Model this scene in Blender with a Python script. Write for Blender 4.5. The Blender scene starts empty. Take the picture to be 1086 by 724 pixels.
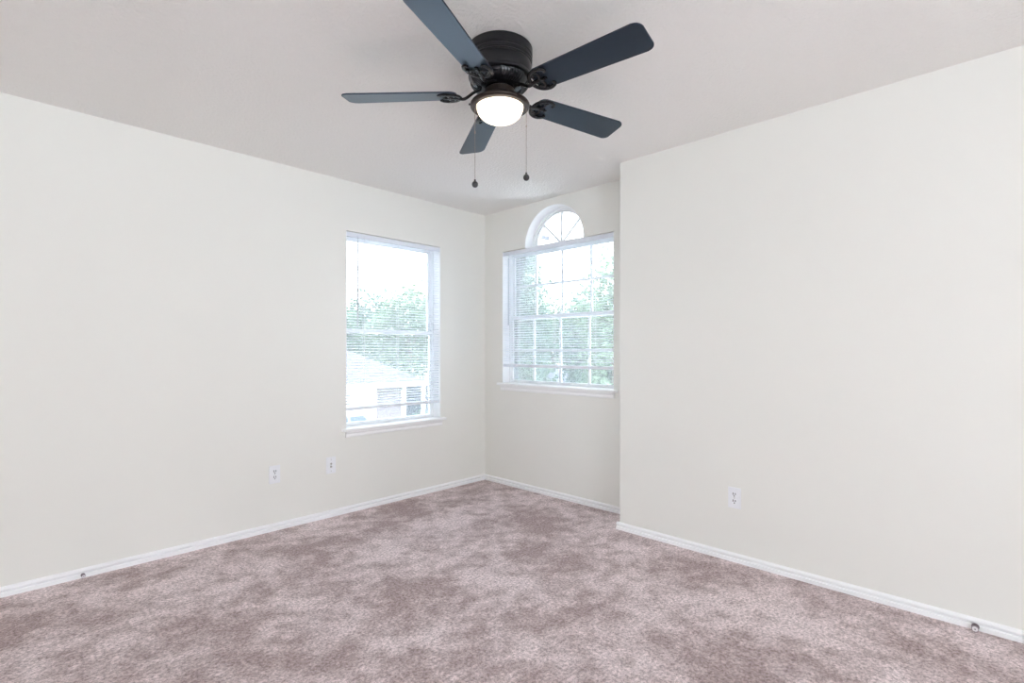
import bpy, bmesh, math, random
from mathutils import Vector, Matrix
import numpy as np

S = bpy.context.scene
COL = S.collection
PI = math.pi
R = math.radians

# ------------------------------------------------------------------ camera
FPX = 547.0
CAM_H = 1.192
YAW = -45.83
cam_d = bpy.data.cameras.new('camera')
cam = bpy.data.objects.new('camera', cam_d)
COL.objects.link(cam)
cam.location = (0, 0, CAM_H)
cam.rotation_euler = (R(90), 0, R(YAW))
cam_d.sensor_width = 36.0
cam_d.lens = FPX / 1086.0 * 36.0
cam_d.shift_y = 9.5 / 1086.0
cam_d.clip_start = 0.02
cam_d.clip_end = 400
S.camera = cam

# ------------------------------------------------------------------ light, world, exposure
SKY = 13.5
SUN = 8.0
vs = S.view_settings
vs.view_transform = 'Standard'
vs.look = 'None'
vs.exposure = 0.09
vs.gamma = 1.0
vs.use_curve_mapping = False
cy = S.cycles
cy.use_denoising = True
cy.max_bounces = 14
cy.diffuse_bounces = 8
cy.glossy_bounces = 4
cy.transmission_bounces = 8
cy.transparent_max_bounces = 16
cy.caustics_reflective = False
cy.caustics_refractive = False
cy.sample_clamp_indirect = 8.0

w = bpy.data.worlds.new('overcast_sky')
S.world = w
w.use_nodes = True
nt = w.node_tree
nt.nodes.clear()
n_tc = nt.nodes.new('ShaderNodeTexCoord')
n_sx = nt.nodes.new('ShaderNodeSeparateXYZ')
n_cr = nt.nodes.new('ShaderNodeValToRGB')
n_bg = nt.nodes.new('ShaderNodeBackground')
n_wo = nt.nodes.new('ShaderNodeOutputWorld')
nt.links.new(n_tc.outputs['Generated'], n_sx.inputs[0])
nt.links.new(n_sx.outputs['Z'], n_cr.inputs['Fac'])
nt.links.new(n_cr.outputs['Color'], n_bg.inputs['Color'])
nt.links.new(n_bg.outputs[0], n_wo.inputs['Surface'])
e = n_cr.color_ramp.elements
e[0].position = 0.0
e[0].color = (0.92, 0.965, 1.0, 1)
e[1].position = 0.7
e[1].color = (0.70, 0.85, 1.0, 1)
# overcast sky: three times as bright overhead as at the horizon
n_mx = nt.nodes.new('ShaderNodeMath')
n_mx.operation = 'MAXIMUM'
n_mx.inputs[1].default_value = 0.0
n_ma = nt.nodes.new('ShaderNodeMath')
n_ma.operation = 'MULTIPLY_ADD'
n_ma.inputs[1].default_value = SKY * 2 / 3
n_ma.inputs[2].default_value = SKY / 3
nt.links.new(n_sx.outputs['Z'], n_mx.inputs[0])
nt.links.new(n_mx.outputs[0], n_ma.inputs[0])
nt.links.new(n_ma.outputs[0], n_bg.inputs['Strength'])

sun_d = bpy.data.lights.new('sun', 'SUN')
sun_d.energy = SUN
sun_d.angle = R(12)
sun_d.color = (1.0, 0.97, 0.92)
sun = bpy.data.objects.new('sun', sun_d)
COL.objects.link(sun)
sun.rotation_euler = Vector((0.45, 0.38, -1.0)).to_track_quat('-Z', 'Y').to_euler()


# ------------------------------------------------------------------ materials
def mat(name, color, rough=0.5, spec=0.5, metal=0.0, emit=None, emit_s=0.0, bump=None, coat=0.0, vary=None):
    """bump = (scale, strength, distance); vary = (scale, colour2)"""
    m = bpy.data.materials.new(name)
    m.use_nodes = True
    t = m.node_tree
    b = t.nodes['Principled BSDF']
    b.inputs['Base Color'].default_value = (*color, 1)
    b.inputs['Roughness'].default_value = rough
    b.inputs['Specular IOR Level'].default_value = spec
    b.inputs['Metallic'].default_value = metal
    b.inputs['Coat Weight'].default_value = coat
    if emit:
        b.inputs['Emission Color'].default_value = (*emit, 1)
        b.inputs['Emission Strength'].default_value = emit_s
    if bump or vary:
        tc = t.nodes.new('ShaderNodeTexCoord')
    if bump:
        no = t.nodes.new('ShaderNodeTexNoise')
        no.inputs['Scale'].default_value = bump[0]
        no.inputs['Detail'].default_value = 3
        bp = t.nodes.new('ShaderNodeBump')
        bp.inputs['Strength'].default_value = bump[1]
        bp.inputs['Distance'].default_value = bump[2]
        t.links.new(tc.outputs['Object'], no.inputs['Vector'])
        t.links.new(no.outputs['Fac'], bp.inputs['Height'])
        t.links.new(bp.outputs[0], b.inputs['Normal'])
    if vary:
        n2 = t.nodes.new('ShaderNodeTexNoise')
        n2.inputs['Scale'].default_value = vary[0]
        n2.inputs['Detail'].default_value = 4
        mx = t.nodes.new('ShaderNodeMix')
        mx.data_type = 'RGBA'
        mx.inputs[6].default_value = (*color, 1)
        mx.inputs[7].default_value = (*vary[1], 1)
        t.links.new(tc.outputs['Object'], n2.inputs['Vector'])
        t.links.new(n2.outputs['Fac'], mx.inputs[0])
        t.links.new(mx.outputs[2], b.inputs['Base Color'])
    return m


def carpet_material():
    m = bpy.data.materials.new('carpet_pile')
    m.use_nodes = True
    t = m.node_tree
    L = t.links.new
    b = t.nodes['Principled BSDF']
    b.inputs['Roughness'].default_value = 0.95
    b.inputs['Specular IOR Level'].default_value = 0.1
    tc = t.nodes.new('ShaderNodeTexCoord')
    # brushed patches where the nap lies another way
    n1 = t.nodes.new('ShaderNodeTexNoise')
    n1.inputs['Scale'].default_value = 2.1
    n1.inputs['Detail'].default_value = 9
    n1.inputs['Roughness'].default_value = 0.68
    n1.inputs['Distortion'].default_value = 0.1
    mp = t.nodes.new('ShaderNodeMapping')
    mp.inputs['Rotation'].default_value = (0, 0, R(35))
    mp.inputs['Scale'].default_value = (1.0, 1.05, 1)
    L(tc.outputs['Object'], mp.inputs['Vector'])
    L(mp.outputs[0], n1.inputs['Vector'])
    r1 = t.nodes.new('ShaderNodeValToRGB')
    r1.color_ramp.elements[0].position = 0.435
    r1.color_ramp.elements[1].position = 0.565
    r1.color_ramp.elements[0].color = (CARPET_DARK[0], CARPET_DARK[1], CARPET_DARK[2], 1)
    r1.color_ramp.elements[1].color = (CARPET_LIGHT[0], CARPET_LIGHT[1], CARPET_LIGHT[2], 1)
    n3 = t.nodes.new('ShaderNodeTexNoise')
    n3.inputs['Scale'].default_value = 11
    n3.inputs['Detail'].default_value = 6
    n3.inputs['Roughness'].default_value = 0.65
    L(mp.outputs[0], n3.inputs['Vector'])
    fm = t.nodes.new('ShaderNodeMix')
    fm.data_type = 'FLOAT'
    fm.inputs[0].default_value = 0.36
    L(n1.outputs['Fac'], fm.inputs[2])
    L(n3.outputs['Fac'], fm.inputs[3])
    L(fm.outputs[0], r1.inputs['Fac'])
    # tufts
    v = t.nodes.new('ShaderNodeTexNoise')
    v.inputs['Scale'].default_value = 75
    v.inputs['Detail'].default_value = 5
    v.inputs['Roughness'].default_value = 0.85
    L(tc.outputs['Object'], v.inputs['Vector'])
    r2 = t.nodes.new('ShaderNodeValToRGB')
    r2.color_ramp.elements[0].position = 0.36
    r2.color_ramp.elements[0].color = (0.40, 0.37, 0.37, 1)
    r2.color_ramp.elements[1].position = 0.60
    r2.color_ramp.elements[1].color = (1.15, 1.15, 1.15, 1)
    L(v.outputs['Fac'], r2.inputs['Fac'])
    mx = t.nodes.new('ShaderNodeMix')
    mx.data_type = 'RGBA'
    mx.blend_type = 'MULTIPLY'
    mx.inputs[0].default_value = 1.0
    L(r1.outputs['Color'], mx.inputs[6])
    L(r2.outputs['Color'], mx.inputs[7])
    L(mx.outputs[2], b.inputs['Base Color'])
    bp = t.nodes.new('ShaderNodeBump')
    bp.inputs['Strength'].default_value = 0.7
    bp.inputs['Distance'].default_value = 0.006
    L(v.outputs['Fac'], bp.inputs['Height'])
    L(bp.outputs[0], b.inputs['Normal'])
    return m


def glass_material(haze=0.045):
    """clear window pane: passes light, mirrors a little at a slant, and carries a pale translucent veil imitating daylight glare"""
    m = bpy.data.materials.new('window_glass')
    m.use_nodes = True
    t = m.node_tree
    t.nodes.clear()
    L = t.links.new
    o = t.nodes.new('ShaderNodeOutputMaterial')
    tr = t.nodes.new('ShaderNodeBsdfTransparent')
    tr.inputs['Color'].default_value = (0.965, 0.975, 0.975, 1)
    gl = t.nodes.new('ShaderNodeBsdfGlossy')
    gl.inputs['Roughness'].default_value = 0.01
    fr = t.nodes.new('ShaderNodeFresnel')
    fr.inputs['IOR'].default_value = 1.45
    m1 = t.nodes.new('ShaderNodeMixShader')
    L(fr.outputs[0], m1.inputs[0])
    L(tr.outputs[0], m1.inputs[1])
    L(gl.outputs[0], m1.inputs[2])
    tl = t.nodes.new('ShaderNodeBsdfTranslucent')  # whitish veil mixed into the pane to imitate glare from outside
    tl.inputs['Color'].default_value = (0.93, 0.96, 1.0, 1)
    m2 = t.nodes.new('ShaderNodeMixShader')
    m2.inputs[0].default_value = haze
    L(m1.outputs[0], m2.inputs[1])
    L(tl.outputs[0], m2.inputs[2])
    L(m2.outputs[0], o.inputs['Surface'])
    return m


def translucent_mat(name, color, fac, rough=0.5, tcol=None, vary=None):
    m = mat(name, color, rough, 0.3, vary=vary)
    t = m.node_tree
    b = t.nodes['Principled BSDF']
    o = t.nodes['Material Output']
    tl = t.nodes.new('ShaderNodeBsdfTranslucent')
    tl.inputs['Color'].default_value = (*(tcol or color), 1)
    mx = t.nodes.new('ShaderNodeMixShader')
    mx.inputs[0].default_value = fac
    t.links.new(b.outputs[0], mx.inputs[1])
    t.links.new(tl.outputs[0], mx.inputs[2])
    t.links.new(mx.outputs[0], o.inputs['Surface'])
    return m


CARPET_DARK = (0.53, 0.425, 0.415)
CARPET_LIGHT = (0.92, 0.80, 0.80)
M = {}
M['wall'] = mat('cream_wall_paint', (0.840, 0.832, 0.792), 0.85, 0.2, bump=(160, 0.12, 0.002))
M['ceiling'] = mat('textured_ceiling_paint', (0.84, 0.82, 0.795), 0.9, 0.15, bump=(66, 0.75, 0.007))
M['carpet'] = carpet_material()
M['trim'] = mat('white_trim_paint', (0.94, 0.94, 0.95), 0.35, 0.5)
M['vinyl'] = mat('white_vinyl', (0.89, 0.90, 0.91), 0.4, 0.5)
M['glass'] = glass_material()
M['slat'] = translucent_mat('white_blind_slat', (0.86, 0.88, 0.92), 0.06, 0.4)
M['cord'] = mat('white_cord', (0.8, 0.8, 0.8), 0.8)
M['wand'] = mat('clear_plastic_wand', (0.58, 0.60, 0.64), 0.2, 0.6)
M['rail'] = mat('white_blind_rail', (0.80, 0.83, 0.89), 0.35, 0.5)
M['plate'] = mat('white_plastic_plate', (0.86, 0.87, 0.90), 0.35, 0.5)
M['slot'] = mat('dark_slot', (0.015, 0.013, 0.012), 0.6)
M['brass'] = mat('steel_screw', (0.55, 0.53, 0.5), 0.35, 0.5, metal=1.0)
M['black'] = mat('black_fan_metal', (0.007, 0.007, 0.009), 0.34, 0.45)
M['black_gloss'] = mat('black_fan_iron', (0.006, 0.006, 0.008), 0.16, 0.35)
M['blade'] = mat('black_fan_blade', (0.008, 0.010, 0.016), 0.34, 0.95)
M['blade'].node_tree.nodes['Principled BSDF'].inputs['Specular Tint'].default_value = (0.50, 0.74, 1.0, 1)  # bluish window reflection put into the blade's base colour and specular tint
M['bronze'] = mat('dark_bronze_metal', (0.030, 0.020, 0.016), 0.32, 0.5, metal=0.4)
M['fin'] = mat('black_motor_fin', (0.02, 0.02, 0.022), 0.25, 0.6, metal=0.3)
M['globe'] = mat('lit_frosted_glass', (0.95, 0.92, 0.86), 0.35, 0.5, emit=(1.0, 0.84, 0.64), emit_s=1.9)
M['chain'] = mat('bronze_chain', (0.32, 0.26, 0.22), 0.4, 0.5, metal=0.6)
M['fob'] = mat('dark_chain_fob', (0.035, 0.034, 0.036), 0.35, 0.5)
M['rubber'] = mat('white_rubber', (0.80, 0.76, 0.78), 0.6)
M['stop_metal'] = mat('dark_nickel', (0.28, 0.24, 0.26), 0.35, 0.5, metal=0.8)
M['ground'] = mat('pale_concrete', (0.68, 0.67, 0.65), 0.9, 0.1, vary=(0.6, (0.74, 0.73, 0.71)))
M['lawn'] = mat('lawn_green', (0.07, 0.11, 0.06), 0.95, 0.1, vary=(2.0, (0.09, 0.14, 0.07)))
M['roof'] = mat('grey_shingle', (0.056, 0.057, 0.072), 0.85, 0.2, vary=(3.0, (0.066, 0.067, 0.082)), bump=(18, 0.3, 0.02))
M['siding'] = mat('white_siding', (0.84, 0.84, 0.83), 0.7, 0.2)
M['shed'] = mat('pale_blue_grey_boards', (0.20, 0.24, 0.27), 0.8, 0.2)
M['fascia'] = mat('white_fascia', (0.85, 0.86, 0.87), 0.6, 0.2)
M['pinkbrick'] = mat('pale_pink_brick', (0.14, 0.115, 0.12), 0.85, 0.2, vary=(9.0, (0.17, 0.145, 0.15)))
M['shade_glass'] = mat('dark_window_and_porch_shade', (0.02, 0.025, 0.035), 0.2, 0.5)
M['car'] = mat('silver_car_paint', (0.16, 0.18, 0.21), 0.3, 0.6, coat=0.5)
M['car_glass'] = mat('car_window_glass', (0.05, 0.07, 0.10), 0.08, 0.6)
M['tyre'] = mat('black_tyre', (0.02, 0.02, 0.02), 0.9)
M['rim'] = mat('alloy_rim', (0.5, 0.5, 0.52), 0.3, metal=0.9)
M['bark'] = mat('grey_brown_bark', (0.20, 0.16, 0.13), 0.95, 0.1, bump=(12, 0.6, 0.03))


def leaf_mat(i, c, t):
    return translucent_mat('green_leaf_' + 'abcde'[i], c, 0.35, 0.5, tcol=t)


LEAF = [leaf_mat(0, (0.075, 0.120, 0.080), (0.12, 0.175, 0.09)),
        leaf_mat(1, (0.058, 0.100, 0.070), (0.09, 0.145, 0.085)),
        leaf_mat(2, (0.105, 0.155, 0.10), (0.15, 0.21, 0.11))]


# ------------------------------------------------------------------ mesh helpers
def empty(name, loc=(0, 0, 0), rz=0.0):
    o = bpy.data.objects.new(name, None)
    COL.objects.link(o)
    o.location = loc
    o.rotation_euler = (0, 0, rz)
    o.empty_display_size = 0.1
    return o


def tag(o, label=None, cat=None, group=None, kind=None):
    if label:
        o['label'] = label
    if cat:
        o['category'] = cat
    if group:
        o['group'] = group
    if kind:
        o['kind'] = kind
    return o


def obj(name, bm, m, parent=None, smooth=None, loc=None):
    bmesh.ops.recalc_face_normals(bm, faces=bm.faces)
    me = bpy.data.meshes.new(name)
    bm.to_mesh(me)
    bm.free()
    me.materials.append(m)
    o = bpy.data.objects.new(name, me)
    COL.objects.link(o)
    if parent is not None:
        o.parent = parent
    if loc is not None:
        o.location = loc
    if smooth is not None:
        me.shade_smooth()
        try:
            me.set_sharp_from_angle(angle=R(smooth))
        except Exception:
            pass
    return o


def box(bm, x0, x1, y0, y1, z0, z1, bev=0.0):
    r = bmesh.ops.create_cube(bm, size=1.0)
    vs_ = r['verts']
    for v in vs_:
        v.co.x = x0 + (v.co.x + 0.5) * (x1 - x0)
        v.co.y = y0 + (v.co.y + 0.5) * (y1 - y0)
        v.co.z = z0 + (v.co.z + 0.5) * (z1 - z0)
    if bev > 0:
        es = list({e_ for v in vs_ for e_ in v.link_edges})
        bmesh.ops.bevel(bm, geom=es, offset=bev, segments=2, affect='EDGES', profile=0.5)


def lathe(bm, prof, seg=48, cx=0.0, cyy=0.0):
    """prof: list of (radius, z)"""
    rings = []
    for r, z in prof:
        if r < 1e-6:
            rings.append([bm.verts.new((cx, cyy, z))])
        else:
            rings.append([bm.verts.new((cx + r * math.cos(2 * PI * k / seg), cyy + r * math.sin(2 * PI * k / seg), z)) for k in range(seg)])
    for a, b in zip(rings[:-1], rings[1:]):
        for k in range(seg):
            k2 = (k + 1) % seg
            if len(a) == 1 and len(b) > 1:
                bm.faces.new((a[0], b[k], b[k2]))
            elif len(b) == 1 and len(a) > 1:
                bm.faces.new((a[k], b[0], a[k2]))
            elif len(a) > 1 and len(b) > 1:
                bm.faces.new((a[k], b[k], b[k2], a[k2]))


def tube(bm, pts, rad, seg=8, flat=1.0):
    """swept tube with caps; rad may be a list"""
    pts = [Vector(p) for p in pts]
    n = len(pts)
    rr = rad if isinstance(rad, (list, tuple)) else [rad] * n
    rings = []
    for i, p in enumerate(pts):
        d = (pts[min(i + 1, n - 1)] - pts[max(i - 1, 0)]).normalized()
        up = Vector((0, 0, 1)) if abs(d.z) < 0.95 else Vector((1, 0, 0))
        s = d.cross(up).normalized()
        u = s.cross(d).normalized()
        rings.append([bm.verts.new(p + s * (rr[i] * math.cos(2 * PI * k / seg)) + u * (rr[i] * flat * math.sin(2 * PI * k / seg))) for k in range(seg)])
    for a, b in zip(rings[:-1], rings[1:]):
        for k in range(seg):
            k2 = (k + 1) % seg
            bm.faces.new((a[k], a[k2], b[k2], b[k]))
    bm.faces.new(rings[0][::-1])
    bm.faces.new(rings[-1])


def spline(ctrl, n=8):
    """Catmull-Rom through the control points"""
    P = [Vector(c) for c in ctrl]
    P = [P[0] * 2 - P[1]] + P + [P[-1] * 2 - P[-2]]
    out = []
    for i in range(1, len(P) - 2):
        for k in range(n):
            t = k / n
            a, b, c, d = P[i - 1], P[i], P[i + 1], P[i + 2]
            out.append(0.5 * ((2 * b) + (c - a) * t + (2 * a - 5 * b + 4 * c - d) * t * t + (3 * b - a - 3 * c + d) * t ** 3))
    out.append(P[-2])
    return out


def extrude_profile(bm, prof, p0, p1, out):
    """prof: list of (offset along out, z); swept from p0 to p1 (2-D points) with square ends"""
    rows = []
    for p in (p0, p1):
        rows.append([bm.verts.new((p[0] + out[0] * a, p[1] + out[1] * a, z)) for a, z in prof])
    n = len(prof)
    for k in range(n):
        k2 = (k + 1) % n
        bm.faces.new((rows[0][k], rows[0][k2], rows[1][k2], rows[1][k]))
    bm.faces.new(rows[0])
    bm.faces.new(rows[1][::-1])


def holed_wall(bm, outer, holes, thick):
    """2-D outline (x, z) with holes, filled at y=0 and given thickness towards +y"""
    es = []
    for loop in [outer] + holes:
        vv = [bm.verts.new((x, 0, z)) for x, z in loop]
        for k in range(len(vv)):
            es.append(bm.edges.new((vv[k], vv[(k + 1) % len(vv)])))
    bmesh.ops.triangle_fill(bm, use_beauty=True, use_dissolve=False, edges=es)
    bm.normal_update()
    r = bmesh.ops.extrude_face_region(bm, geom=list(bm.faces))
    for g in r['geom']:
        if isinstance(g, bmesh.types.BMVert):
            g.co.y += thick


# ------------------------------------------------------------------ room dimensions
H = 2.44
YL = 3.511          # left (window) wall, facing -Y
XB = 3.254          # back wall of the alcove, facing -X
XR = 2.968          # projecting wall, facing -X
YC = 1.887          # its outer corner
XN, YN = -2.6, -2.6   # the room behind the camera
TH = 0.15
W1 = (1.866, 2.737, 0.600, 2.074)      # window in left wall: X0, X1, Z0, Z1
W2 = (2.113, 3.281, 0.883, 2.072)      # window in back wall: Y0, Y1, Z0, Z1
ARC_C, ARC_R = 2.697, 0.312            # arch above it

# ---- floor, ceiling
bm = bmesh.new()
box(bm, XN - TH, XB + TH, YN - TH, YL + TH, -0.2, 0.0)
tag(obj('floor', bm, M['carpet']), 'mauve beige cut pile carpet with brushed darker patches', kind='structure')
bm = bmesh.new()
box(bm, XN - TH, XB + TH, YN - TH, YL + TH, H, H + 0.16)
tag(obj('ceiling', bm, M['ceiling']), 'off white lightly textured flat ceiling', kind='structure')

# ---- walls
bm = bmesh.new()
holed_wall(bm, [(XN - TH, 0), (XB + TH, 0), (XB + TH, H), (XN - TH, H)],
           [[(W1[0], W1[2]), (W1[1], W1[2]), (W1[1], W1[3]), (W1[0], W1[3])]], TH)
tag(obj('wall_left', bm, M['wall'], loc=(0, YL, 0)), 'cream painted wall with the tall blind window', kind='structure')

bm = bmesh.new()
arc = []
for k in range(0, 33):
    a = PI * k / 32
    arc.append((-(ARC_C - ARC_R * math.cos(a)), W2[3] + ARC_R * math.sin(a)))   # local x = -Y
y0, y1 = -W2[1], -W2[0]
hole = [(y0, W2[2]), (y1, W2[2]), (y1, W2[3])]
arc_sorted = sorted(arc, key=lambda p: -p[0])
hole += [(p[0], p[1]) for p in sorted([(-(ARC_C + ARC_R * math.cos(PI * k / 32)), W2[3] + ARC_R * math.sin(PI * k / 32)) for k in range(33)], key=lambda p: -p[0])]
hole += [(y0, W2[3])]
holed_wall(bm, [(-YL, 0), (-(YC - 0.05), 0), (-(YC - 0.05), H), (-YL, H)], [hole], TH)
o = obj('wall_back', bm, M['wall'], loc=(XB, 0, 0))
o.rotation_euler = (0, 0, R(-90))
tag(o, 'cream painted alcove wall with the arched window', kind='structure')

bm = bmesh.new()
box(bm, XR, XB - 0.0005, YN - TH, YC, 0, H)
es = [e_ for e_ in bm.edges if all(abs(v.co.x - XR) < 1e-5 and abs(v.co.y - YC) < 1e-5 for v in e_.verts)]
bmesh.ops.bevel(bm, geom=es, offset=0.016, segments=5, affect='EDGES', profile=0.5)
tag(obj('wall_right', bm, M['wall'], smooth=40), 'cream painted projecting wall with rounded outer corner', kind='structure')

# unseen walls behind the camera; one has an opening added to let daylight in
bm = bmesh.new()
holed_wall(bm, [(-YL, 0), (-YN, 0), (-YN, H), (-YL, H)], [], TH)
o = obj('wall_rear', bm, M['wall'], loc=(XN - TH, 0, 0))
o.rotation_euler = (0, 0, R(-90))
tag(o, 'plain cream wall closing the room opposite the alcove', kind='structure')
bm = bmesh.new()
holed_wall(bm, [(XN, 0), (XR, 0), (XR, H), (XN, H)],
           [[(-1.6, 0.06), (0.8, 0.06), (0.8, 2.36), (-1.6, 2.36)]], TH)
tag(obj('wall_front', bm, M['wall'], loc=(0, YN - TH, 0)), 'cream wall with a wide added daylight opening facing the tall window wall', kind='structure')

# ---- baseboards
BP = [(0, 0), (0.014, 0), (0.014, 0.0175), (0.0125, 0.0195), (0.0030, 0.0205), (0.0125, 0.0345), (0.0130, 0.0365), (0.0115, 0.042), (0.004, 0.048), (0, 0.049)]


def baseboard(name, p0, p1, out, label):
    b = bmesh.new()
    extrude_profile(b, BP, p0, p1, out)
    tag(obj(name, b, M['trim']), label, kind='structure')


baseboard('baseboard_left', (XN, YL), (XB, YL), (0, -1), 'low white baseboard along the window wall')
baseboard('baseboard_back', (XB, YL - 0.0145), (XB, YC), (-1, 0), 'low white baseboard along the alcove wall')
baseboard('baseboard_right', (XR, YC + 0.014), (XR, YN), (-1, 0), 'low white baseboard along the projecting wall')
baseboard('baseboard_return', (XR + 0.0005, YC), (XB - 0.0145, YC), (0, 1), 'short white baseboard on the alcove return')


# ------------------------------------------------------------------ windows
# local frame: x along the wall (centre 0), y outwards, z up from the floor
def window_unit(name, loc, rz, width, z0, z1, cols, rows, label, horn=0.035, depth=0.085):
    root = empty(name, loc, rz)
    tag(root, label, kind='structure')
    hw = width / 2
    # white painted jamb lining of the reveal
    fr = bmesh.new()
    d0, d1 = depth, depth + 0.06
    ft = 0.018
    box(fr, -hw, -hw + ft, d0, d1, z0, z1)
    box(fr, hw - ft, hw, d0, d1, z0, z1)
    box(fr, -hw + ft, hw - ft, d0, d1, z1 - ft, z1)
    box(fr, -hw + ft, hw - ft, d0, d1, z0, z0 + 0.016)
    obj('window_frame', fr, M['vinyl'], root)
    li = bmesh.new()
    box(li, -hw + 0.0005, -hw + 0.005, 0.001, d0, z0 + 0.02, z1 - 0.001)
    box(li, hw - 0.005, hw - 0.0005, 0.001, d0, z0 + 0.02, z1 - 0.001)
    obj('jamb_lining', li, M['trim'], root)
    zm = (z0 + z1) / 2 + 0.003
    ix = hw - ft

    def sash(nm, a0, a1, ya, yb, stile, rb, rt):
        b = bmesh.new()
        box(b, -ix, -ix + stile, ya, yb, a0, a1, 0.003)
        box(b, ix - stile, ix, ya, yb, a0, a1, 0.003)
        box(b, -ix + stile, ix - stile, ya, yb, a0, a0 + rb, 0.003)
        box(b, -ix + stile, ix - stile, ya, yb, a1 - rt, a1, 0.003)
        s = obj(nm, b, M['vinyl'], root)
        g = bmesh.new()
        ym = (ya + yb) / 2
        box(g, -ix + stile, ix - stile, ym - 0.002, ym + 0.002, a0 + rb, a1 - rt)
        obj('glass_pane', g, M['glass'], s)
        if cols > 1:
            mb = bmesh.new()
            gx0, gx1, gz0, gz1 = -ix + stile, ix - stile, a0 + rb, a1 - rt
            for k in range(1, cols):
                x = -hw + width * k / cols
                box(mb, x - 0.009, x + 0.009, ym - 0.007, ym + 0.007, gz0, gz1)
            for k in range(1, rows):
                z = gz0 + (gz1 - gz0) * k / rows
                box(mb, gx0, gx1, ym - 0.0065, ym + 0.0065, z - 0.009, z + 0.009)
            obj('muntin', mb, M['vinyl'], s)
        return s
    sash('upper_sash', zm - 0.016, z1 - ft, d0 + 0.034, d0 + 0.056, 0.026, 0.034, 0.028)
    lo = sash('lower_sash', z0 + 0.016, zm + 0.018, d0 + 0.006, d0 + 0.030, 0.028, 0.030, 0.034)
    lk = bmesh.new()
    box(lk, -0.03, 0.03, d0 - 0.006, d0 + 0.006, zm + 0.018, zm + 0.026, 0.002)
    lathe(lk, [(0, zm + 0.04), (0.009, zm + 0.038), (0.010, zm + 0.026), (0, zm + 0.026)], 16, 0.008, d0)
    obj('sash_lock', lk, M['vinyl'], lo)
    # sill: stool with horns and an apron below
    st = bmesh.new()
    extrude_profile(st, [(0.0, z0), (0.0, z0 + 0.02), (-0.033, z0 + 0.02), (-0.038, z0 + 0.016), (-0.038, z0 + 0.005), (-0.034, z0)],
                    (-hw - horn, -0.0005), (hw + horn, -0.0005), (0, 1))
    box(st, -hw + 0.0005, hw - 0.0005, -0.002, d0 + 0.004, z0 + 0.0005, z0 + 0.02)
    obj('window_sill', st, M['trim'], root)
    ap = bmesh.new()
    extrude_profile(ap, [(0.0, z0 - 0.046), (0.0, z0), (-0.022, z0), (-0.020, z0 - 0.012), (-0.014, z0 - 0.020), (-0.014, z0 - 0.038), (-0.010, z0 - 0.046)],
                    (-hw - 0.008, -0.0005), (hw + 0.008, -0.0005), (0, 1))
    obj('sill_apron', ap, M['trim'], root)
    return root


window_unit('window_1', ((W1[0] + W1[1]) / 2, YL, 0), 0, W1[1] - W1[0], W1[2], W1[3], 1, 1,
            'tall white single hung window without bars in the long wall')
window_unit('window_2', (XB, (W2[0] + W2[1]) / 2, 0), R(-90), W2[1] - W2[0], W2[2], W2[3], 4, 2,
            'wide white sash window with grid bars in the alcove')

# arched fanlight: half round frame, pane and three radial bars
root = empty('window_3', (XB, ARC_C, W2[3]), R(-90))
tag(root, 'half round fanlight with three radial bars above the wide window', kind='structure')


def half_ring(bm, r0, r1, ya, yb, n=40, z_off=0.0):
    rows = []
    for k in range(n + 1):
        a = PI * k / n
        c, s = math.cos(a), math.sin(a)
        rows.append([bm.verts.new((r * c, y, z_off + r * s)) for r, y in ((r0, ya), (r1, ya), (r1, yb), (r0, yb))])
    for p, q in zip(rows[:-1], rows[1:]):
        for k in range(4):
            k2 = (k + 1) % 4
            bm.faces.new((p[k], p[k2], q[k2], q[k]))
    bm.faces.new(rows[0])
    bm.faces.new(rows[-1][::-1])


bm = bmesh.new()
half_ring(bm, ARC_R - 0.030, ARC_R - 0.0005, 0.085, 0.145)
half_ring(bm, ARC_R - 0.042, ARC_R - 0.029, 0.105, 0.145)
box(bm, -ARC_R + 0.03, ARC_R - 0.03, 0.085, 0.145, 0.0005, 0.024)
obj('window_frame', bm, M['vinyl'], root, smooth=35)
bm = bmesh.new()
half_ring(bm, ARC_R - 0.005, ARC_R - 0.0008, 0.001, 0.086)
obj('jamb_lining', bm, M['trim'], root, smooth=35)
bm = bmesh.new()
for yv in (0.118, 0.122):
    vs_ = [bm.verts.new(((ARC_R - 0.041) * math.cos(PI * k / 40), yv, (ARC_R - 0.041) * math.sin(PI * k / 40))) for k in range(41)]
    bm.faces.new(vs_)
fs = list(bm.faces)
va, vb = list(fs[0].verts), list(fs[1].verts)
for k in range(41):
    bm.faces.new((va[k], va[(k + 1) % 41], vb[(k + 1) % 41], vb[k]))
g = obj('glass_pane', bm, M['glass'], root)
bm = bmesh.new()
for a in (45, 90, 135):
    c, s = math.cos(R(a)), math.sin(R(a))
    p0 = Vector((0, 0.12, 0.012))
    p1 = Vector(((ARC_R - 0.036) * c, 0.12, (ARC_R - 0.036) * s))
    d = (p1 - p0).normalized()
    sd = Vector((d.z, 0, -d.x))
    ring = []
    for p in (p0, p1):
        ring.append([bm.verts.new(p + sd * (0.008 * i) + Vector((0, 0.007 * j, 0))) for i, j in ((-1, -1), (1, -1), (1, 1), (-1, 1))])
    for k in range(4):
        bm.faces.new((ring[0][k], ring[0][(k + 1) % 4], ring[1][(k + 1) % 4], ring[1][k]))
    bm.faces.new(ring[0])
    bm.faces.new(ring[1][::-1])
obj('muntin', bm, M['vinyl'], root)


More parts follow.
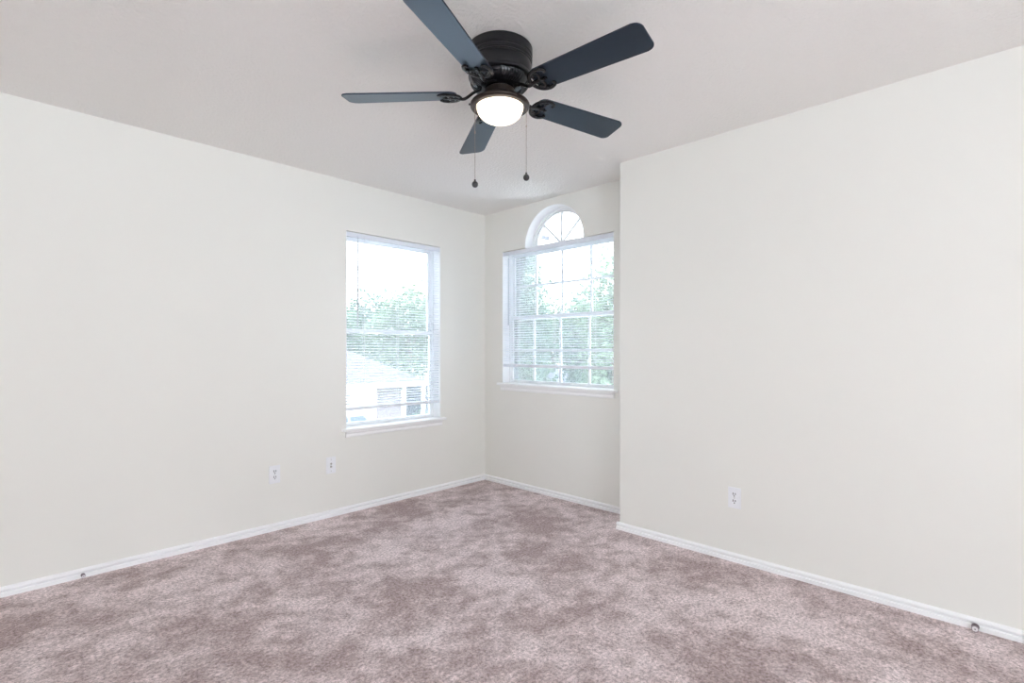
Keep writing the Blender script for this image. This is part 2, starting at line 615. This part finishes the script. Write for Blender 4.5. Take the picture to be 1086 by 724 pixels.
# ------------------------------------------------------------------ blinds
def blind(loc, rz, width, z_top, z_bot, label, wand_x, wand_len, ladders, tilt=10.0):
    root = empty('window_blind', loc, rz)
    tag(root, label, 'blind')
    hw = width / 2 - 0.004
    b = bmesh.new()
    box(b, -hw, hw, 0.008, 0.034, z_top - 0.026, z_top, 0.002)
    hr = obj('headrail', b, M['rail'], root)
    b = bmesh.new()
    box(b, -hw - 0.002, hw + 0.002, 0.003, 0.0075, z_top - 0.036, z_top - 0.001, 0.0015)
    obj('valance', b, M['rail'], hr)
    yc = 0.021
    # slats: gently cupped strips
    b = bmesh.new()
    pitch = 0.0205
    z = z_top - 0.045
    half = 0.0125
    ca, sa = math.cos(R(tilt)), math.sin(R(tilt))
    zs = []
    while z > z_bot + 0.024:
        zs.append(z)
        z -= pitch
    for z in zs:
        rows = []
        for x in (-hw + 0.002, hw - 0.002):
            up, dn = [], []
            for k in range(5):
                s = -half + 2 * half * k / 4
                c = 0.0016 * (1 - (s / half) ** 2)
                yy, zz = s * ca - c * sa, s * sa + c * ca
                up.append(b.verts.new((x, yc + yy, z + zz + 0.0007)))
                dn.append(b.verts.new((x, yc + yy, z + zz - 0.0007)))
            rows.append(up + dn[::-1])
        n = 10
        for k in range(n):
            b.faces.new((rows[0][k], rows[0][(k + 1) % n], rows[1][(k + 1) % n], rows[1][k]))
        b.faces.new(rows[0])
        b.faces.new(rows[1][::-1])
    obj('slats', b, M['slat'], root)
    b = bmesh.new()
    box(b, -hw, hw, yc - 0.0125, yc + 0.0125, z_bot - 0.011, z_bot + 0.014, 0.003)
    br = obj('bottom_rail', b, M['rail'], root)
    for sx in (-1, 1):
        b = bmesh.new()
        box(b, sx * hw - 0.0015, sx * hw + 0.0015, yc - 0.013, yc + 0.013, z_bot - 0.012, z_bot + 0.015, 0.001)
        obj('end_cap', b, M['rail'], br)
    for lx in ladders:
        b = bmesh.new()
        for dy in (-0.0135, 0.0135):
            tube(b, [(lx, yc + dy, z_top - 0.03), (lx, yc + dy, z_bot + 0.004)], 0.0009, 6)
        tube(b, [(lx + 0.004, yc, z_top - 0.03), (lx + 0.004, yc, z_bot + 0.004)], 0.0008, 6)
        obj('ladder_cord', b, M['cord'], root)
    b = bmesh.new()
    zt = z_top - 0.034
    tube(b, [(wand_x, 0.001, zt + 0.01), (wand_x, -0.006, zt), (wand_x, -0.007, zt - 0.03)], 0.0015, 8)
    tube(b, [(wand_x, -0.007, zt - 0.028), (wand_x, -0.008, zt - wand_len)], 0.0048, 6)
    obj('tilt_wand', b, M['wand'], root)
    return root


blind(((W1[0] + W1[1]) / 2, YL, 0), 0, W1[1] - W1[0], W1[3] - 0.004, 0.757,
      'white horizontal blind half over the tall window, tilt wand hanging down', -0.345, 0.66, (-0.28, 0.02, 0.29))
blind((XB, (W2[0] + W2[1]) / 2, 0), R(-90), W2[1] - W2[0], W2[3] - 0.004, 1.058,
      'wide white horizontal blind hanging below the half round fanlight', -0.50, 0.62, (-0.40, 0.0, 0.40))

# ------------------------------------------------------------------ ceiling fan
FX, FY = 1.502, 1.529
fan = empty('ceiling_fan', (FX, FY, H))
tag(fan, 'black five bladed flush mount ceiling fan with lit bowl light and two pull chains', 'ceiling fan')
Z = lambda z: z - H

bm = bmesh.new()
lathe(bm, [(0.0, 0.0), (0.132, 0.0), (0.135, -0.004), (0.135, -0.032), (0.1305, -0.036), (0.1305, -0.041), (0.1345, -0.045), (0.1345, -0.050),
           (0.1300, -0.054), (0.1300, -0.058), (0.1340, -0.062), (0.1340, -0.065), (0.1300, -0.068), (0.1320, -0.074), (0.1320, -0.100), (0.130, -0.112), (0.131, -0.114), (0.131, -0.119),
           (0.127, -0.124), (0.115, -0.126), (0.0, -0.126)], 72)
obj('motor_housing', bm, M['black'], fan, smooth=35)
# lower vented bowl with radial fins
bm = bmesh.new()
lathe(bm, [(0.0, -0.1262), (0.118, -0.1262), (0.121, -0.131), (0.119, -0.143), (0.107, -0.156), (0.086, -0.163), (0.060, -0.167), (0.0, -0.167)], 64)
bowl = obj('motor_bowl', bm, M['black_gloss'], fan, smooth=40)
for k in range(60):
    a = 2 * PI * k / 60
    if (k % 12) == 2:
        bm = bmesh.new()
    if (k % 12) in (0, 1, 11):
        continue
    c, s = math.cos(a), math.sin(a)
    pts = [(0.1225 * c, 0.1225 * s, -0.132), (0.1205 * c, 0.1205 * s, -0.143), (0.1085 * c, 0.1085 * s, -0.1565), (0.090 * c, 0.090 * s, -0.1630)]
    tube(bm, pts, 0.0024, 6)
    if (k % 12) == 10:
        obj('vent_grille', bm, M['fin'], bowl)
# switch housing
bm = bmesh.new()
lathe(bm, [(0.0, -0.1665), (0.057, -0.1665), (0.062, -0.170), (0.062, -0.205), (0.066, -0.209), (0.0, -0.209)], 48)
obj('switch_housing', bm, M['bronze'], fan, smooth=40)
# light ring and globe
bm = bmesh.new()
lathe(bm, [(0.0, -0.2095), (0.070, -0.2095), (0.088, -0.2115), (0.108, -0.2170), (0.119, -0.2235), (0.1235, -0.231), (0.1225, -0.238),
           (0.117, -0.2425), (0.101, -0.243), (0.098, -0.238), (0.096, -0.228), (0.0, -0.226)], 72)
ring = obj('light_ring', bm, M['bronze'], fan, smooth=35)
bm = bmesh.new()
prof = [(0.0965, -0.232)]
for k in range(0, 15):
    a = (PI / 2) * k / 14
    prof.append((0.0965 * math.cos(a) ** 0.85 if k < 14 else 0.0, -0.240 - 0.062 * math.sin(a)))
lathe(bm, [(0.0, -0.232)] + prof, 64)
obj('glass_globe', bm, M['globe'], ring, smooth=60)
# three small thumb screws on the ring
for k in range(3):
    bm = bmesh.new()
    a = R(20 + 120 * k)
    tube(bm, [(0.118 * math.cos(a), 0.118 * math.sin(a), -0.232), (0.1295 * math.cos(a), 0.1295 * math.sin(a), -0.232)], 0.004, 10)
    obj('ring_screw', bm, M['bronze'], ring)


def blade_outline():
    """(x along radius, y across) outline, counter-clockwise, with rounded corners"""
    x0, x1 = 0.178, 0.660
    w0, w1 = 0.056, 0.068
    pts = []

    def corner(cx, cyy, r, a0, a1, n=7):
        for k in range(n + 1):
            a = R(a0 + (a1 - a0) * k / n)
            pts.append((cx + r * math.cos(a), cyy + r * math.sin(a)))
    corner(x0 + 0.030, -w0 + 0.030, 0.030, 180, 270)
    corner(x1 - 0.040, -w1 + 0.034, 0.034, 270, 350)
    corner(x1 - 0.034, w1 - 0.028, 0.028, 10, 92)
    corner(x0 + 0.030, w0 - 0.030, 0.030, 90, 180)
    return pts


def make_blade():
    b = bmesh.new()
    pts = blade_outline()
    zt, zb = 0.003, -0.003
    top = [b.verts.new((x, y, zt)) for x, y in pts]
    bot = [b.verts.new((x, y, zb)) for x, y in pts]
    b.faces.new(top)
    b.faces.new(bot[::-1])
    n = len(pts)
    for k in range(n):
        b.faces.new((top[k], bot[k], bot[(k + 1) % n], top[(k + 1) % n]))
    bmesh.ops.bevel(b, geom=[e_ for e_ in b.edges if abs(e_.verts[0].co.z - e_.verts[1].co.z) < 1e-6], offset=0.0012, segments=1, affect='EDGES')
    return b


def make_arm(pitch):
    """cast blade iron under the blade root: curved stem, crescent with curled tips and two open loops"""
    b = bmesh.new()
    zb = -0.0085
    cp, sp = math.cos(-pitch), math.sin(-pitch)

    def P(x, y, dz=0.0):                                   # a point in the blade's own pitched plane
        return (x, y, zb + dz)

    def flat_hub(x, y, z):                                 # undo the pitch near the hub
        return (x, y * cp - z * sp, y * sp + z * cp)
    stem = spline([flat_hub(0.080, 0, 0.022), flat_hub(0.112, 0, 0.008), (0.148, 0.0, -0.013), P(0.178, 0.0, -0.002), P(0.205, 0.0, 0.0)], 6)
    tube(b, stem, [0.013] * 4 + [0.010] * (len(stem) - 4), 10, 0.6)
    for s in (-1, 1):
        outer = spline([P(0.166, 0.004 * s), P(0.172, 0.026 * s), P(0.190, 0.046 * s), P(0.218, 0.054 * s), P(0.243, 0.048 * s), P(0.252, 0.036 * s), P(0.243, 0.029 * s)], 6)
        tube(b, outer, [0.0085] * 20 + [0.0085 - 0.004 * k / (len(outer) - 20) for k in range(len(outer) - 20)], 10, 0.65)
        inner = spline([P(0.200, 0.003 * s), P(0.212, 0.014 * s), P(0.213, 0.028 * s), P(0.203, 0.038 * s), P(0.192, 0.034 * s), P(0.190, 0.022 * s)], 6)
        tube(b, inner, 0.0058, 8, 0.7)
        lathe(b, [(0, -0.0150), (0.0055, -0.0140), (0.0062, -0.0110), (0.0062, -0.003), (0, -0.003)], 14, 0.214, 0.045 * s)
    lathe(b, [(0, -0.0150), (0.0055, -0.0140), (0.0062, -0.0110), (0.0062, -0.003), (0, -0.003)], 14, 0.226, 0.0)
    tube(b, [P(0.196, 0.0), P(0.238, 0.0)], [0.009, 0.005], 10, 0.6)
    return b


PITCH = R(12.0)
BLADE_Z = 2.254 - H
blade0 = arm0 = None
for k in range(5):
    ang = R(-38.9 - 45.83 + 72 * k)
    if blade0 is None:
        blade = blade0 = obj('blade', make_blade(), M['blade'], fan)
        arm = arm0 = obj('blade_arm', make_arm(PITCH), M['black_gloss'], blade, smooth=60)
    else:
        blade = blade0.copy()
        COL.objects.link(blade)
        arm = arm0.copy()
        COL.objects.link(arm)
        arm.parent = blade
    blade.parent = fan
    blade.matrix_parent_inverse = Matrix.Identity(4)
    blade.location = (0, 0, BLADE_Z)
    blade.rotation_mode = 'QUATERNION'
    # counter-clockwise edge lower
    q = Matrix.Rotation(ang, 4, 'Z') @ Matrix.Rotation(-PITCH, 4, 'X')
    blade.rotation_quaternion = q.to_quaternion()

# pull chains (image-left and image-right of the light ring)
rdir = Vector((0.6968, -0.7173, 0))
for dx, zend in ((-0.1035, 1.8815), (0.1095, 1.910)):
    p = rdir * dx
    b = bmesh.new()
    zt, ze = -0.2405, zend - H + 0.012
    z = zt
    tube(b, [(p.x, p.y, zt), (p.x, p.y, ze)], 0.0008, 6)
    nb = int((zt - ze) / 0.0042)
    for k in range(nb):
        bmesh.ops.create_icosphere(b, subdivisions=1, radius=0.0015, matrix=Matrix.Translation((p.x, p.y, zt - 0.002 - k * 0.0042)))
    zc = zt - (0.098 if dx < 0 else 0.072)
    tube(b, [(p.x, p.y, zc), (p.x, p.y, zc - 0.009)], 0.0026, 8)
    ch = obj('pull_chain', b, M['chain'], fan)
    f = bmesh.new()
    prof = []
    for k in range(11):
        a = PI * k / 10
        prof.append((0.0130 * math.sin(a) ** 0.9 if 0 < k < 10 else 0.0, zend - H + 0.0135 * math.cos(a)))
    lathe(f, prof, 20, p.x, p.y)
    lathe(f, [(0.0, zend - H + 0.021), (0.004, zend - H + 0.020), (0.0045, zend - H + 0.011), (0.0, zend - H + 0.009)], 12, p.x, p.y)
    obj('chain_fob', f, M['fob'], ch, smooth=60)


# ------------------------------------------------------------------ outlets and wall jack
# local frame: x along the wall, y into the room negative, z up from the plate centre
def disc_y(b, x, z, y, r, n=20, depth=0.001, squash=1.0):
    """a short cylinder lying along y"""
    r0 = [b.verts.new((x + r * math.cos(2 * PI * k / n), y, z + r * squash * math.sin(2 * PI * k / n))) for k in range(n)]
    r1 = [b.verts.new((x + r * math.cos(2 * PI * k / n), y - depth, z + r * squash * math.sin(2 * PI * k / n))) for k in range(n)]
    for k in range(n):
        b.faces.new((r0[k], r0[(k + 1) % n], r1[(k + 1) % n], r1[k]))
    b.faces.new(r1)
    b.faces.new(r0[::-1])


def plate(name, loc, rz, label, cat, duplex, group=None):
    root = empty(name, loc, rz)
    tag(root, label, cat, group)
    b = bmesh.new()
    box(b, -0.036, 0.036, -0.0065, -0.0003, -0.059, 0.059, 0.003)
    obj('wall_plate', b, M['plate'], root)
    if duplex:
        for s in (-1, 1):
            zc = 0.0195 * s
            b = bmesh.new()
            disc_y(b, 0, zc, -0.006, 0.0168, 28, 0.0022, 0.86)
            f = obj('receptacle', b, M['plate'], root)
            b = bmesh.new()
            for x, h in ((-0.0064, 0.0064), (0.0064, 0.0054)):
                box(b, x - 0.0019, x + 0.0019, -0.0086, -0.0080, zc + 0.004 - h, zc + 0.004 + h)
            disc_y(b, 0, zc - 0.0085, -0.0080, 0.0034, 14, 0.0006)
            obj('slot', b, M['slot'], f)
        b = bmesh.new()
        disc_y(b, 0, 0, -0.006, 0.0032, 14, 0.0016)
        obj('plate_screw', b, M['brass'], root)
    else:
        for zc in (0.0105, -0.0105):
            b = bmesh.new()
            disc_y(b, 0, zc, -0.006, 0.0052, 18, 0.008)
            disc_y(b, 0, zc, -0.006, 0.0075, 6, 0.002)
            obj('jack', b, M['brass'], root)
        for zc in (0.041, -0.041):
            b = bmesh.new()
            disc_y(b, 0, zc, -0.006, 0.0032, 14, 0.0016)
            obj('plate_screw', b, M['brass'], root)
    return root


plate('wall_outlet', (1.355, YL, 0.371), 0, 'white duplex outlet on the window wall beside the smaller jack plate', 'outlet', True)
plate('wall_jack', (1.748, YL, 0.370), 0, 'white plate with two small round jacks below the tall window', 'wall jack', False)
plate('wall_outlet', (XR, 1.128, 0.360), R(-90), 'white duplex outlet alone on the projecting wall', 'outlet', True)


# ------------------------------------------------------------------ door stops on the baseboards
def door_stop(loc, rz, label, s=1.0):
    root = empty('door_stop', loc, rz)
    tag(root, label, 'door stop')
    b = bmesh.new()
    disc_y(b, 0, 0, 0.0, 0.0125 * s, 20, 0.004)
    disc_y(b, 0, 0, -0.003, 0.006 * s, 16, 0.022)
    disc_y(b, 0, 0, -0.022, 0.0115 * s, 20, 0.007)
    obj('stop_body', b, M['stop_metal'], root)
    b = bmesh.new()
    disc_y(b, 0, 0.0, -0.0285, 0.0095 * s, 20, 0.004)
    c = obj('bumper_tip', b, M['rubber'], root)
    b = bmesh.new()
    disc_y(b, 0, 0, -0.0323, 0.0022 * s, 12, 0.0006)
    obj('tip_hole', b, M['slot'], c)


door_stop((0.372, YL - 0.014, 0.0165), 0, 'small metal door stop low on the baseboard of the window wall', 0.75)
door_stop((XR - 0.014, 0.115, 0.0165), R(-90), 'small metal door stop with pale rubber tip on the projecting wall baseboard', 1.05)

# ------------------------------------------------------------------ outside
GZ = -2.9
bm = bmesh.new()
box(bm, -60, 120, -60, 120, GZ - 0.3, GZ)
tag(obj('ground', bm, M['ground']), 'pale sunlit concrete ground outside the windows', kind='structure')
bm = bmesh.new()
box(bm, 13.2, 70, 3.0, 19.0, GZ, GZ + 0.05)
tag(obj('lawn', bm, M['lawn']), 'green lawn under the trees outside', kind='structure')


def hip_roof(b, x0, x1, y0, y1, z, pitch, over=0.0):
    x0 -= over; x1 += over; y0 -= over; y1 += over
    hw = min(x1 - x0, y1 - y0) / 2
    h = hw * pitch
    base = [b.verts.new(p) for p in ((x0, y0, z), (x1, y0, z), (x1, y1, z), (x0, y1, z))]
    if (x1 - x0) >= (y1 - y0):
        r0 = b.verts.new((x0 + hw, (y0 + y1) / 2, z + h)); r1 = b.verts.new((x1 - hw, (y0 + y1) / 2, z + h))
        if (r0.co - r1.co).length < 1e-4:
            r1.co.x += 0.01
        b.faces.new((base[0], base[1], r1, r0)); b.faces.new((base[1], base[2], r1))
        b.faces.new((base[2], base[3], r0, r1)); b.faces.new((base[3], base[0], r0))
    else:
        r0 = b.verts.new(((x0 + x1) / 2, y0 + hw, z + h)); r1 = b.verts.new(((x0 + x1) / 2, y1 - hw, z + h))
        b.faces.new((base[0], base[1], r0)); b.faces.new((base[1], base[2], r1, r0))
        b.faces.new((base[2], base[3], r1)); b.faces.new((base[3], base[0], r0, r1))
    b.faces.new(base[::-1])


# single-storey neighbour house (left window)
hx0, hx1, hy0, hy1, hz = 3.5, 14.2, 20.45, 29.5, -0.30
house = empty('house', (hx0, hy0, GZ))
tag(house, 'low white house with pale grey roof across the drive', 'house')
OFF = Vector((-hx0, -hy0, -GZ))


def hobj(nm, b, m, parent, off):
    for v in b.verts:
        v.co += off
    return obj(nm, b, m, parent)


b = bmesh.new()
box(b, hx0, 13.55, hy0, hy1, GZ, hz)
box(b, 13.55, hx1, hy0 + 1.6, hy1, GZ, hz)
wl = hobj('wall', b, M['siding'], house, OFF)
b = bmesh.new()
hip_roof(b, hx0, hx1, hy0, hy1, hz + 0.06, 0.55, 0.5)
rf = hobj('roof', b, M['roof'], house, OFF)
b = bmesh.new()
box(b, hx0 - 0.55, hx1 + 0.55, hy0 - 0.58, hy0 - 0.50, hz - 0.16, hz + 0.07)
box(b, hx1 + 0.50, hx1 + 0.55, hy0 - 0.50, hy1 + 0.5, hz - 0.16, hz + 0.07)
hobj('fascia', b, M['fascia'], rf, OFF)
b = bmesh.new()
box(b, 12.35, 13.6, hy0 - 0.10, hy0 + 0.5, GZ, hz)
hobj('brick_pier', b, M['pinkbrick'], house, OFF)
b = bmesh.new()
for k in range(4):
    z0 = GZ + 0.05 + k * 0.54
    box(b, 8.0, 12.0, hy0 - 0.05, hy0 + 0.01, z0, z0 + 0.525, 0.01)
hobj('garage_door', b, M['siding'], house, OFF)
b = bmesh.new()
box(b, 13.75, 14.15, hy0 + 1.56, hy0 + 1.63, GZ + 1.0, hz - 0.25)
wd = hobj('window', b, M['shade_glass'], house, OFF)
b = bmesh.new()
box(b, 14.2, 15.6, hy0 + 0.3, hy0 + 0.42, GZ + 0.9, hz - 0.2)  # dark slab standing in for the shade inside the open porch
hobj('porch_shade_slab', b, M['shade_glass'], house, OFF)
b = bmesh.new()
box(b, 14.55, 14.68, hy0 - 0.45, hy0 - 0.32, GZ, hz - 0.1)
hobj('porch_post', b, M['fascia'], house, OFF)

# two-storey neighbour house glimpsed through the fanlight
tx0, tx1, ty0, ty1, tz = 17.2, 20.4, 17.75, 21.4, 7.0
th = empty('house', (tx0, ty0, GZ))
tag(th, 'taller white house whose grey eave shows through the half round fanlight', 'house')
TO = Vector((-tx0, -ty0, -GZ))
b = bmesh.new()
box(b, tx0, tx1, ty0, ty1, GZ, tz)
hobj('wall', b, M['siding'], th, TO)
b = bmesh.new()
hip_roof(b, tx0, tx1, ty0, ty1, tz + 0.10, 0.12, 0.3)
rf = hobj('roof', b, M['roof'], th, TO)
b = bmesh.new()
box(b, tx0 - 0.33, tx1 + 0.33, ty0 - 0.36, ty0 - 0.3, tz - 0.06, tz + 0.14)
hobj('gutter', b, M['roof'], rf, TO)
b = bmesh.new()
box(b, tx1 - 1.2, tx1 - 0.25, ty0 - 0.04, ty0 + 0.01, tz - 1.9, tz - 0.45)
hobj('window', b, M['shade_glass'], th, TO)

# garden shed seen under the wide blind
sx0, sx1, sy0, sy1, sz = 16.5, 19.0, 13.8, 16.0, -0.25
sh = empty('shed', (sx0, sy0, GZ))
tag(sh, 'small shed with pale grey roof among the trees', 'shed')
SO = Vector((-sx0, -sy0, -GZ))
b = bmesh.new()
box(b, sx0, sx1, sy0, sy1, GZ, sz)
hobj('wall', b, M['shed'], sh, SO)
b = bmesh.new()
hip_roof(b, sx0, sx1, sy0, sy1, sz, 0.62, 0.25)
hobj('roof', b, M['roof'], sh, SO)
b = bmesh.new()
box(b, sx0 - 0.03, sx0 + 0.02, sy0 + 1.0, sy0 + 1.9, GZ + 0.05, GZ + 1.9, 0.01)
hobj('door', b, M['fascia'], sh, SO)

# parked car in front of the garage
car = empty('parked_car', (9.0, 17.6, GZ))
tag(car, 'silver tall car parked on the pale drive before the low house', 'car')
b = bmesh.new()
side = [(-2.3, 0.32), (2.25, 0.32), (2.35, 0.55), (2.30, 0.95), (2.05, 1.14), (1.05, 1.24), (-2.25, 1.24), (-2.35, 0.9)]
for yv in (-0.92, 0.92):
    b.faces.new([b.verts.new((x, yv, z)) for x, z in side])
fs = list(b.faces)
va, vb = list(fs[0].verts), list(fs[1].verts)
for k in range(len(side)):
    b.faces.new((va[k], va[(k + 1) % len(side)], vb[(k + 1) % len(side)], vb[k]))
bmesh.ops.bevel(b, geom=list(b.edges), offset=0.06, segments=3, affect='EDGES')
obj('body', b, M['car'], car, smooth=40)
b = bmesh.new()
cab = [(1.10, 1.23), (0.62, 1.72), (-2.0, 1.74), (-2.25, 1.23)]
for yv, ins in ((-0.86, 0.12), (0.86, 0.12)):
    sg = 1 if yv > 0 else -1
    b.faces.new([b.verts.new((x, yv - sg * (ins if z > 1.5 else 0), z)) for x, z in cab])
fs = list(b.faces)
va, vb = list(fs[0].verts), list(fs[1].verts)
for k in range(4):
    b.faces.new((va[k], va[(k + 1) % 4], vb[(k + 1) % 4], vb[k]))
cabo = obj('windows', b, M['car_glass'], car)
b = bmesh.new()
box(b, -2.05, 0.68, -0.77, 0.77, 1.72, 1.80, 0.03)
for sg in (-1, 1):
    for pts in ([(1.14, 0.87 * sg, 1.22), (0.64, 0.755 * sg, 1.76)], [(-0.9, 0.87 * sg, 1.22), (-0.85, 0.755 * sg, 1.75)], [(-2.27, 0.87 * sg, 1.22), (-2.02, 0.755 * sg, 1.76)], [(0.10, 0.87 * sg, 1.22), (0.05, 0.755 * sg, 1.75)]):
        tube(b, pts, 0.045, 8)
obj('roof', b, M['car_glass'] if False else M['car'], car)
wh = None
for wx in (-1.45, 1.45):
    for sg in (-1, 1):
        b = bmesh.new()
        n = 24
        disc_y(b, 0, 0, 0.11, 0.36, n, 0.22)
        o = obj('wheel', b, M['tyre'], car, loc=(wx, 0.84 * sg, 0.36))
        b = bmesh.new()
        disc_y(b, 0, 0, 0.118 if sg > 0 else -0.106, 0.22, n, 0.012)
        obj('hubcap', b, M['rim'], o)

# ------------------------------------------------------------------ trees and shrubs
def leaf_mesh(name, blobs, n, size, seed):
    """many small leaf sprays spread through overlapping crown blobs: (x, y, z, rx, ry, rz)"""
    rng = np.random.default_rng(seed)
    vol = np.array([b_[3] * b_[4] * b_[5] for b_ in blobs])
    which = rng.choice(len(blobs), n, p=vol / vol.sum())
    B = np.array(blobs)[which]
    d = rng.normal(size=(n, 3))
    d /= np.linalg.norm(d, axis=1, keepdims=True)
    rad = rng.uniform(0.25, 1.0, n) ** 0.5
    rad *= 1 + 0.12 * rng.normal(size=n)
    c = B[:, :3] + d * B[:, 3:] * rad[:, None]
    nrm = d * 0.6 + rng.normal(size=(n, 3)) * 0.7
    nrm /= np.linalg.norm(nrm, axis=1, keepdims=True)
    t = np.cross(nrm, rng.normal(size=(n, 3)))
    t /= np.linalg.norm(t, axis=1, keepdims=True)
    s = np.cross(nrm, t)
    L = size * rng.uniform(0.6, 1.35, n)[:, None]
    Wd = L * 0.42
    v = np.empty((n, 6, 3))
    fold = nrm * L * 0.12
    v[:, 0] = c - t * L * 0.5
    v[:, 1] = c - t * L * 0.12 + s * Wd * 0.5 + fold
    v[:, 2] = c + t * L * 0.25 + s * Wd * 0.35 + fold
    v[:, 3] = c + t * L * 0.5
    v[:, 4] = c + t * L * 0.25 - s * Wd * 0.35 + fold
    v[:, 5] = c - t * L * 0.12 - s * Wd * 0.5 + fold
    idx = np.arange(n)[:, None] * 6
    f = np.concatenate([idx + np.array([[0, 1, 2, 3]]), idx + np.array([[0, 3, 4, 5]])])
    me = bpy.data.meshes.new(name)
    me.from_pydata(v.reshape(-1, 3).tolist(), [], f.tolist())
    return me


def tree(name, x, y, base_z, top_z, rx, seed, leafm, n, size, label, cat='tree', group=None, low=None):
    """low = height at which the crown begins"""
    rnd = random.Random(seed)
    root = empty(name, (x, y, base_z))
    tag(root, label, cat, group)
    hgt = top_z - base_z
    z0 = (low - base_z) if low is not None else hgt * 0.35
    ch = hgt - z0
    blobs = [(0, 0, z0 + ch * 0.5, rx * 0.85, rx * 0.85, ch * 0.5)]
    for k in range(7):
        a = 2 * PI * k / 7 + rnd.uniform(-0.3, 0.3)
        q = rnd.uniform(0.45, 0.75)
        rr = rx * rnd.uniform(0.38, 0.55)
        blobs.append((rx * q * math.cos(a), rx * q * math.sin(a), z0 + ch * rnd.uniform(0.25, 0.8), rr, rr, min(ch * 0.22, rr)))
    me = leaf_mesh('foliage', blobs, n, size, seed)
    me.materials.append(leafm)
    fo = bpy.data.objects.new('foliage', me)
    COL.objects.link(fo)
    fo.parent = root
    b = bmesh.new()
    tr = 0.05 + 0.022 * hgt
    trunk = spline([(0, 0, -0.05), (0.03 * hgt * rnd.uniform(-1, 1), 0.02 * hgt, hgt * 0.3), (0, 0.02 * hgt * rnd.uniform(-1, 1), hgt * 0.6), (0.02 * hgt, 0, hgt * 0.88)], 5)
    tube(b, trunk, [tr * (1 - 0.85 * k / (len(trunk) - 1)) for k in range(len(trunk))], 10)
    for bl in blobs[1:6]:
        s0 = Vector(trunk[len(trunk) // 2]) * 1.0
        s0.z = min(s0.z, bl[2] * 0.85)
        e0 = Vector(bl[:3])
        mid = (s0 + e0) / 2 + Vector((0, 0, 0.05 * hgt))
        br = spline([s0, mid, e0], 4)
        tube(b, br, [tr * 0.42 * (1 - 0.8 * k / (len(br) - 1)) for k in range(len(br))], 7)
    obj('trunk', b, M['bark'], root, smooth=60)
    return root


def at(px, f):
    t = (px - 543.0) / FPX
    return (0.6968 * t + 0.7173) * f, (-0.7173 * t + 0.6968) * f


def top(py, f):
    return CAM_H + (371.5 - py) * f / FPX


G1 = 'trees behind the low house'
for k, (px, f, py, rx, lm, lab) in enumerate([
        (352, 33.5, 318, 2.4, 0, 'broad green tree rising over the roof end of the low house'),
        (394, 41, 306, 2.9, 1, 'dark green tree behind the middle of the grey roof'),
        (436, 34, 300, 2.5, 2, 'light green tree behind the hip of the grey roof'),
        (478, 41, 308, 2.9, 0, 'green tree just past the porch end of the low house')]):
    x, y = at(px, f)
    tree('tree', x, y, GZ, top(py, f), rx, 11 + k, LEAF[lm], 5200, 0.34, lab, group=G1, low=GZ + 1.2)
G2 = 'trees outside the wide window'
for k, (px, f, py, rx, lm, n, lab) in enumerate([
        (544, 15.0, 250, 1.3, 1, 5200, 'tall dense tree by the alcove corner reaching up to the fanlight'),
        (588, 30.0, 318, 2.2, 0, 5200, 'short rounded tree in the gap of white sky'),
        (622, 19.0, 303, 1.05, 1, 4600, 'mid height tree between the short one and the tall pale one'),
        (656, 15.5, 256, 1.35, 2, 5600, 'tall pale green tree nearest the projecting wall'),
        (553, 20.0, 290, 1.4, 2, 4000, 'light tree standing behind the tall dense one'),
        (640, 26.0, 312, 2.2, 0, 4200, 'green tree standing behind the pale one')]):
    x, y = at(px, f)
    tree('tree', x, y, GZ, top(py, f), rx, 31 + k, LEAF[lm], n, 0.20 if f < 20 else 0.27, lab, group=G2, low=GZ + 0.5)
x, y = at(445, 18.6)
tree('shrub', x, y, GZ, top(429, 18.6), 0.55, 71, LEAF[1], 700, 0.13, 'small dark leafy shrub beside the pale drive', 'shrub', low=GZ + 0.1)
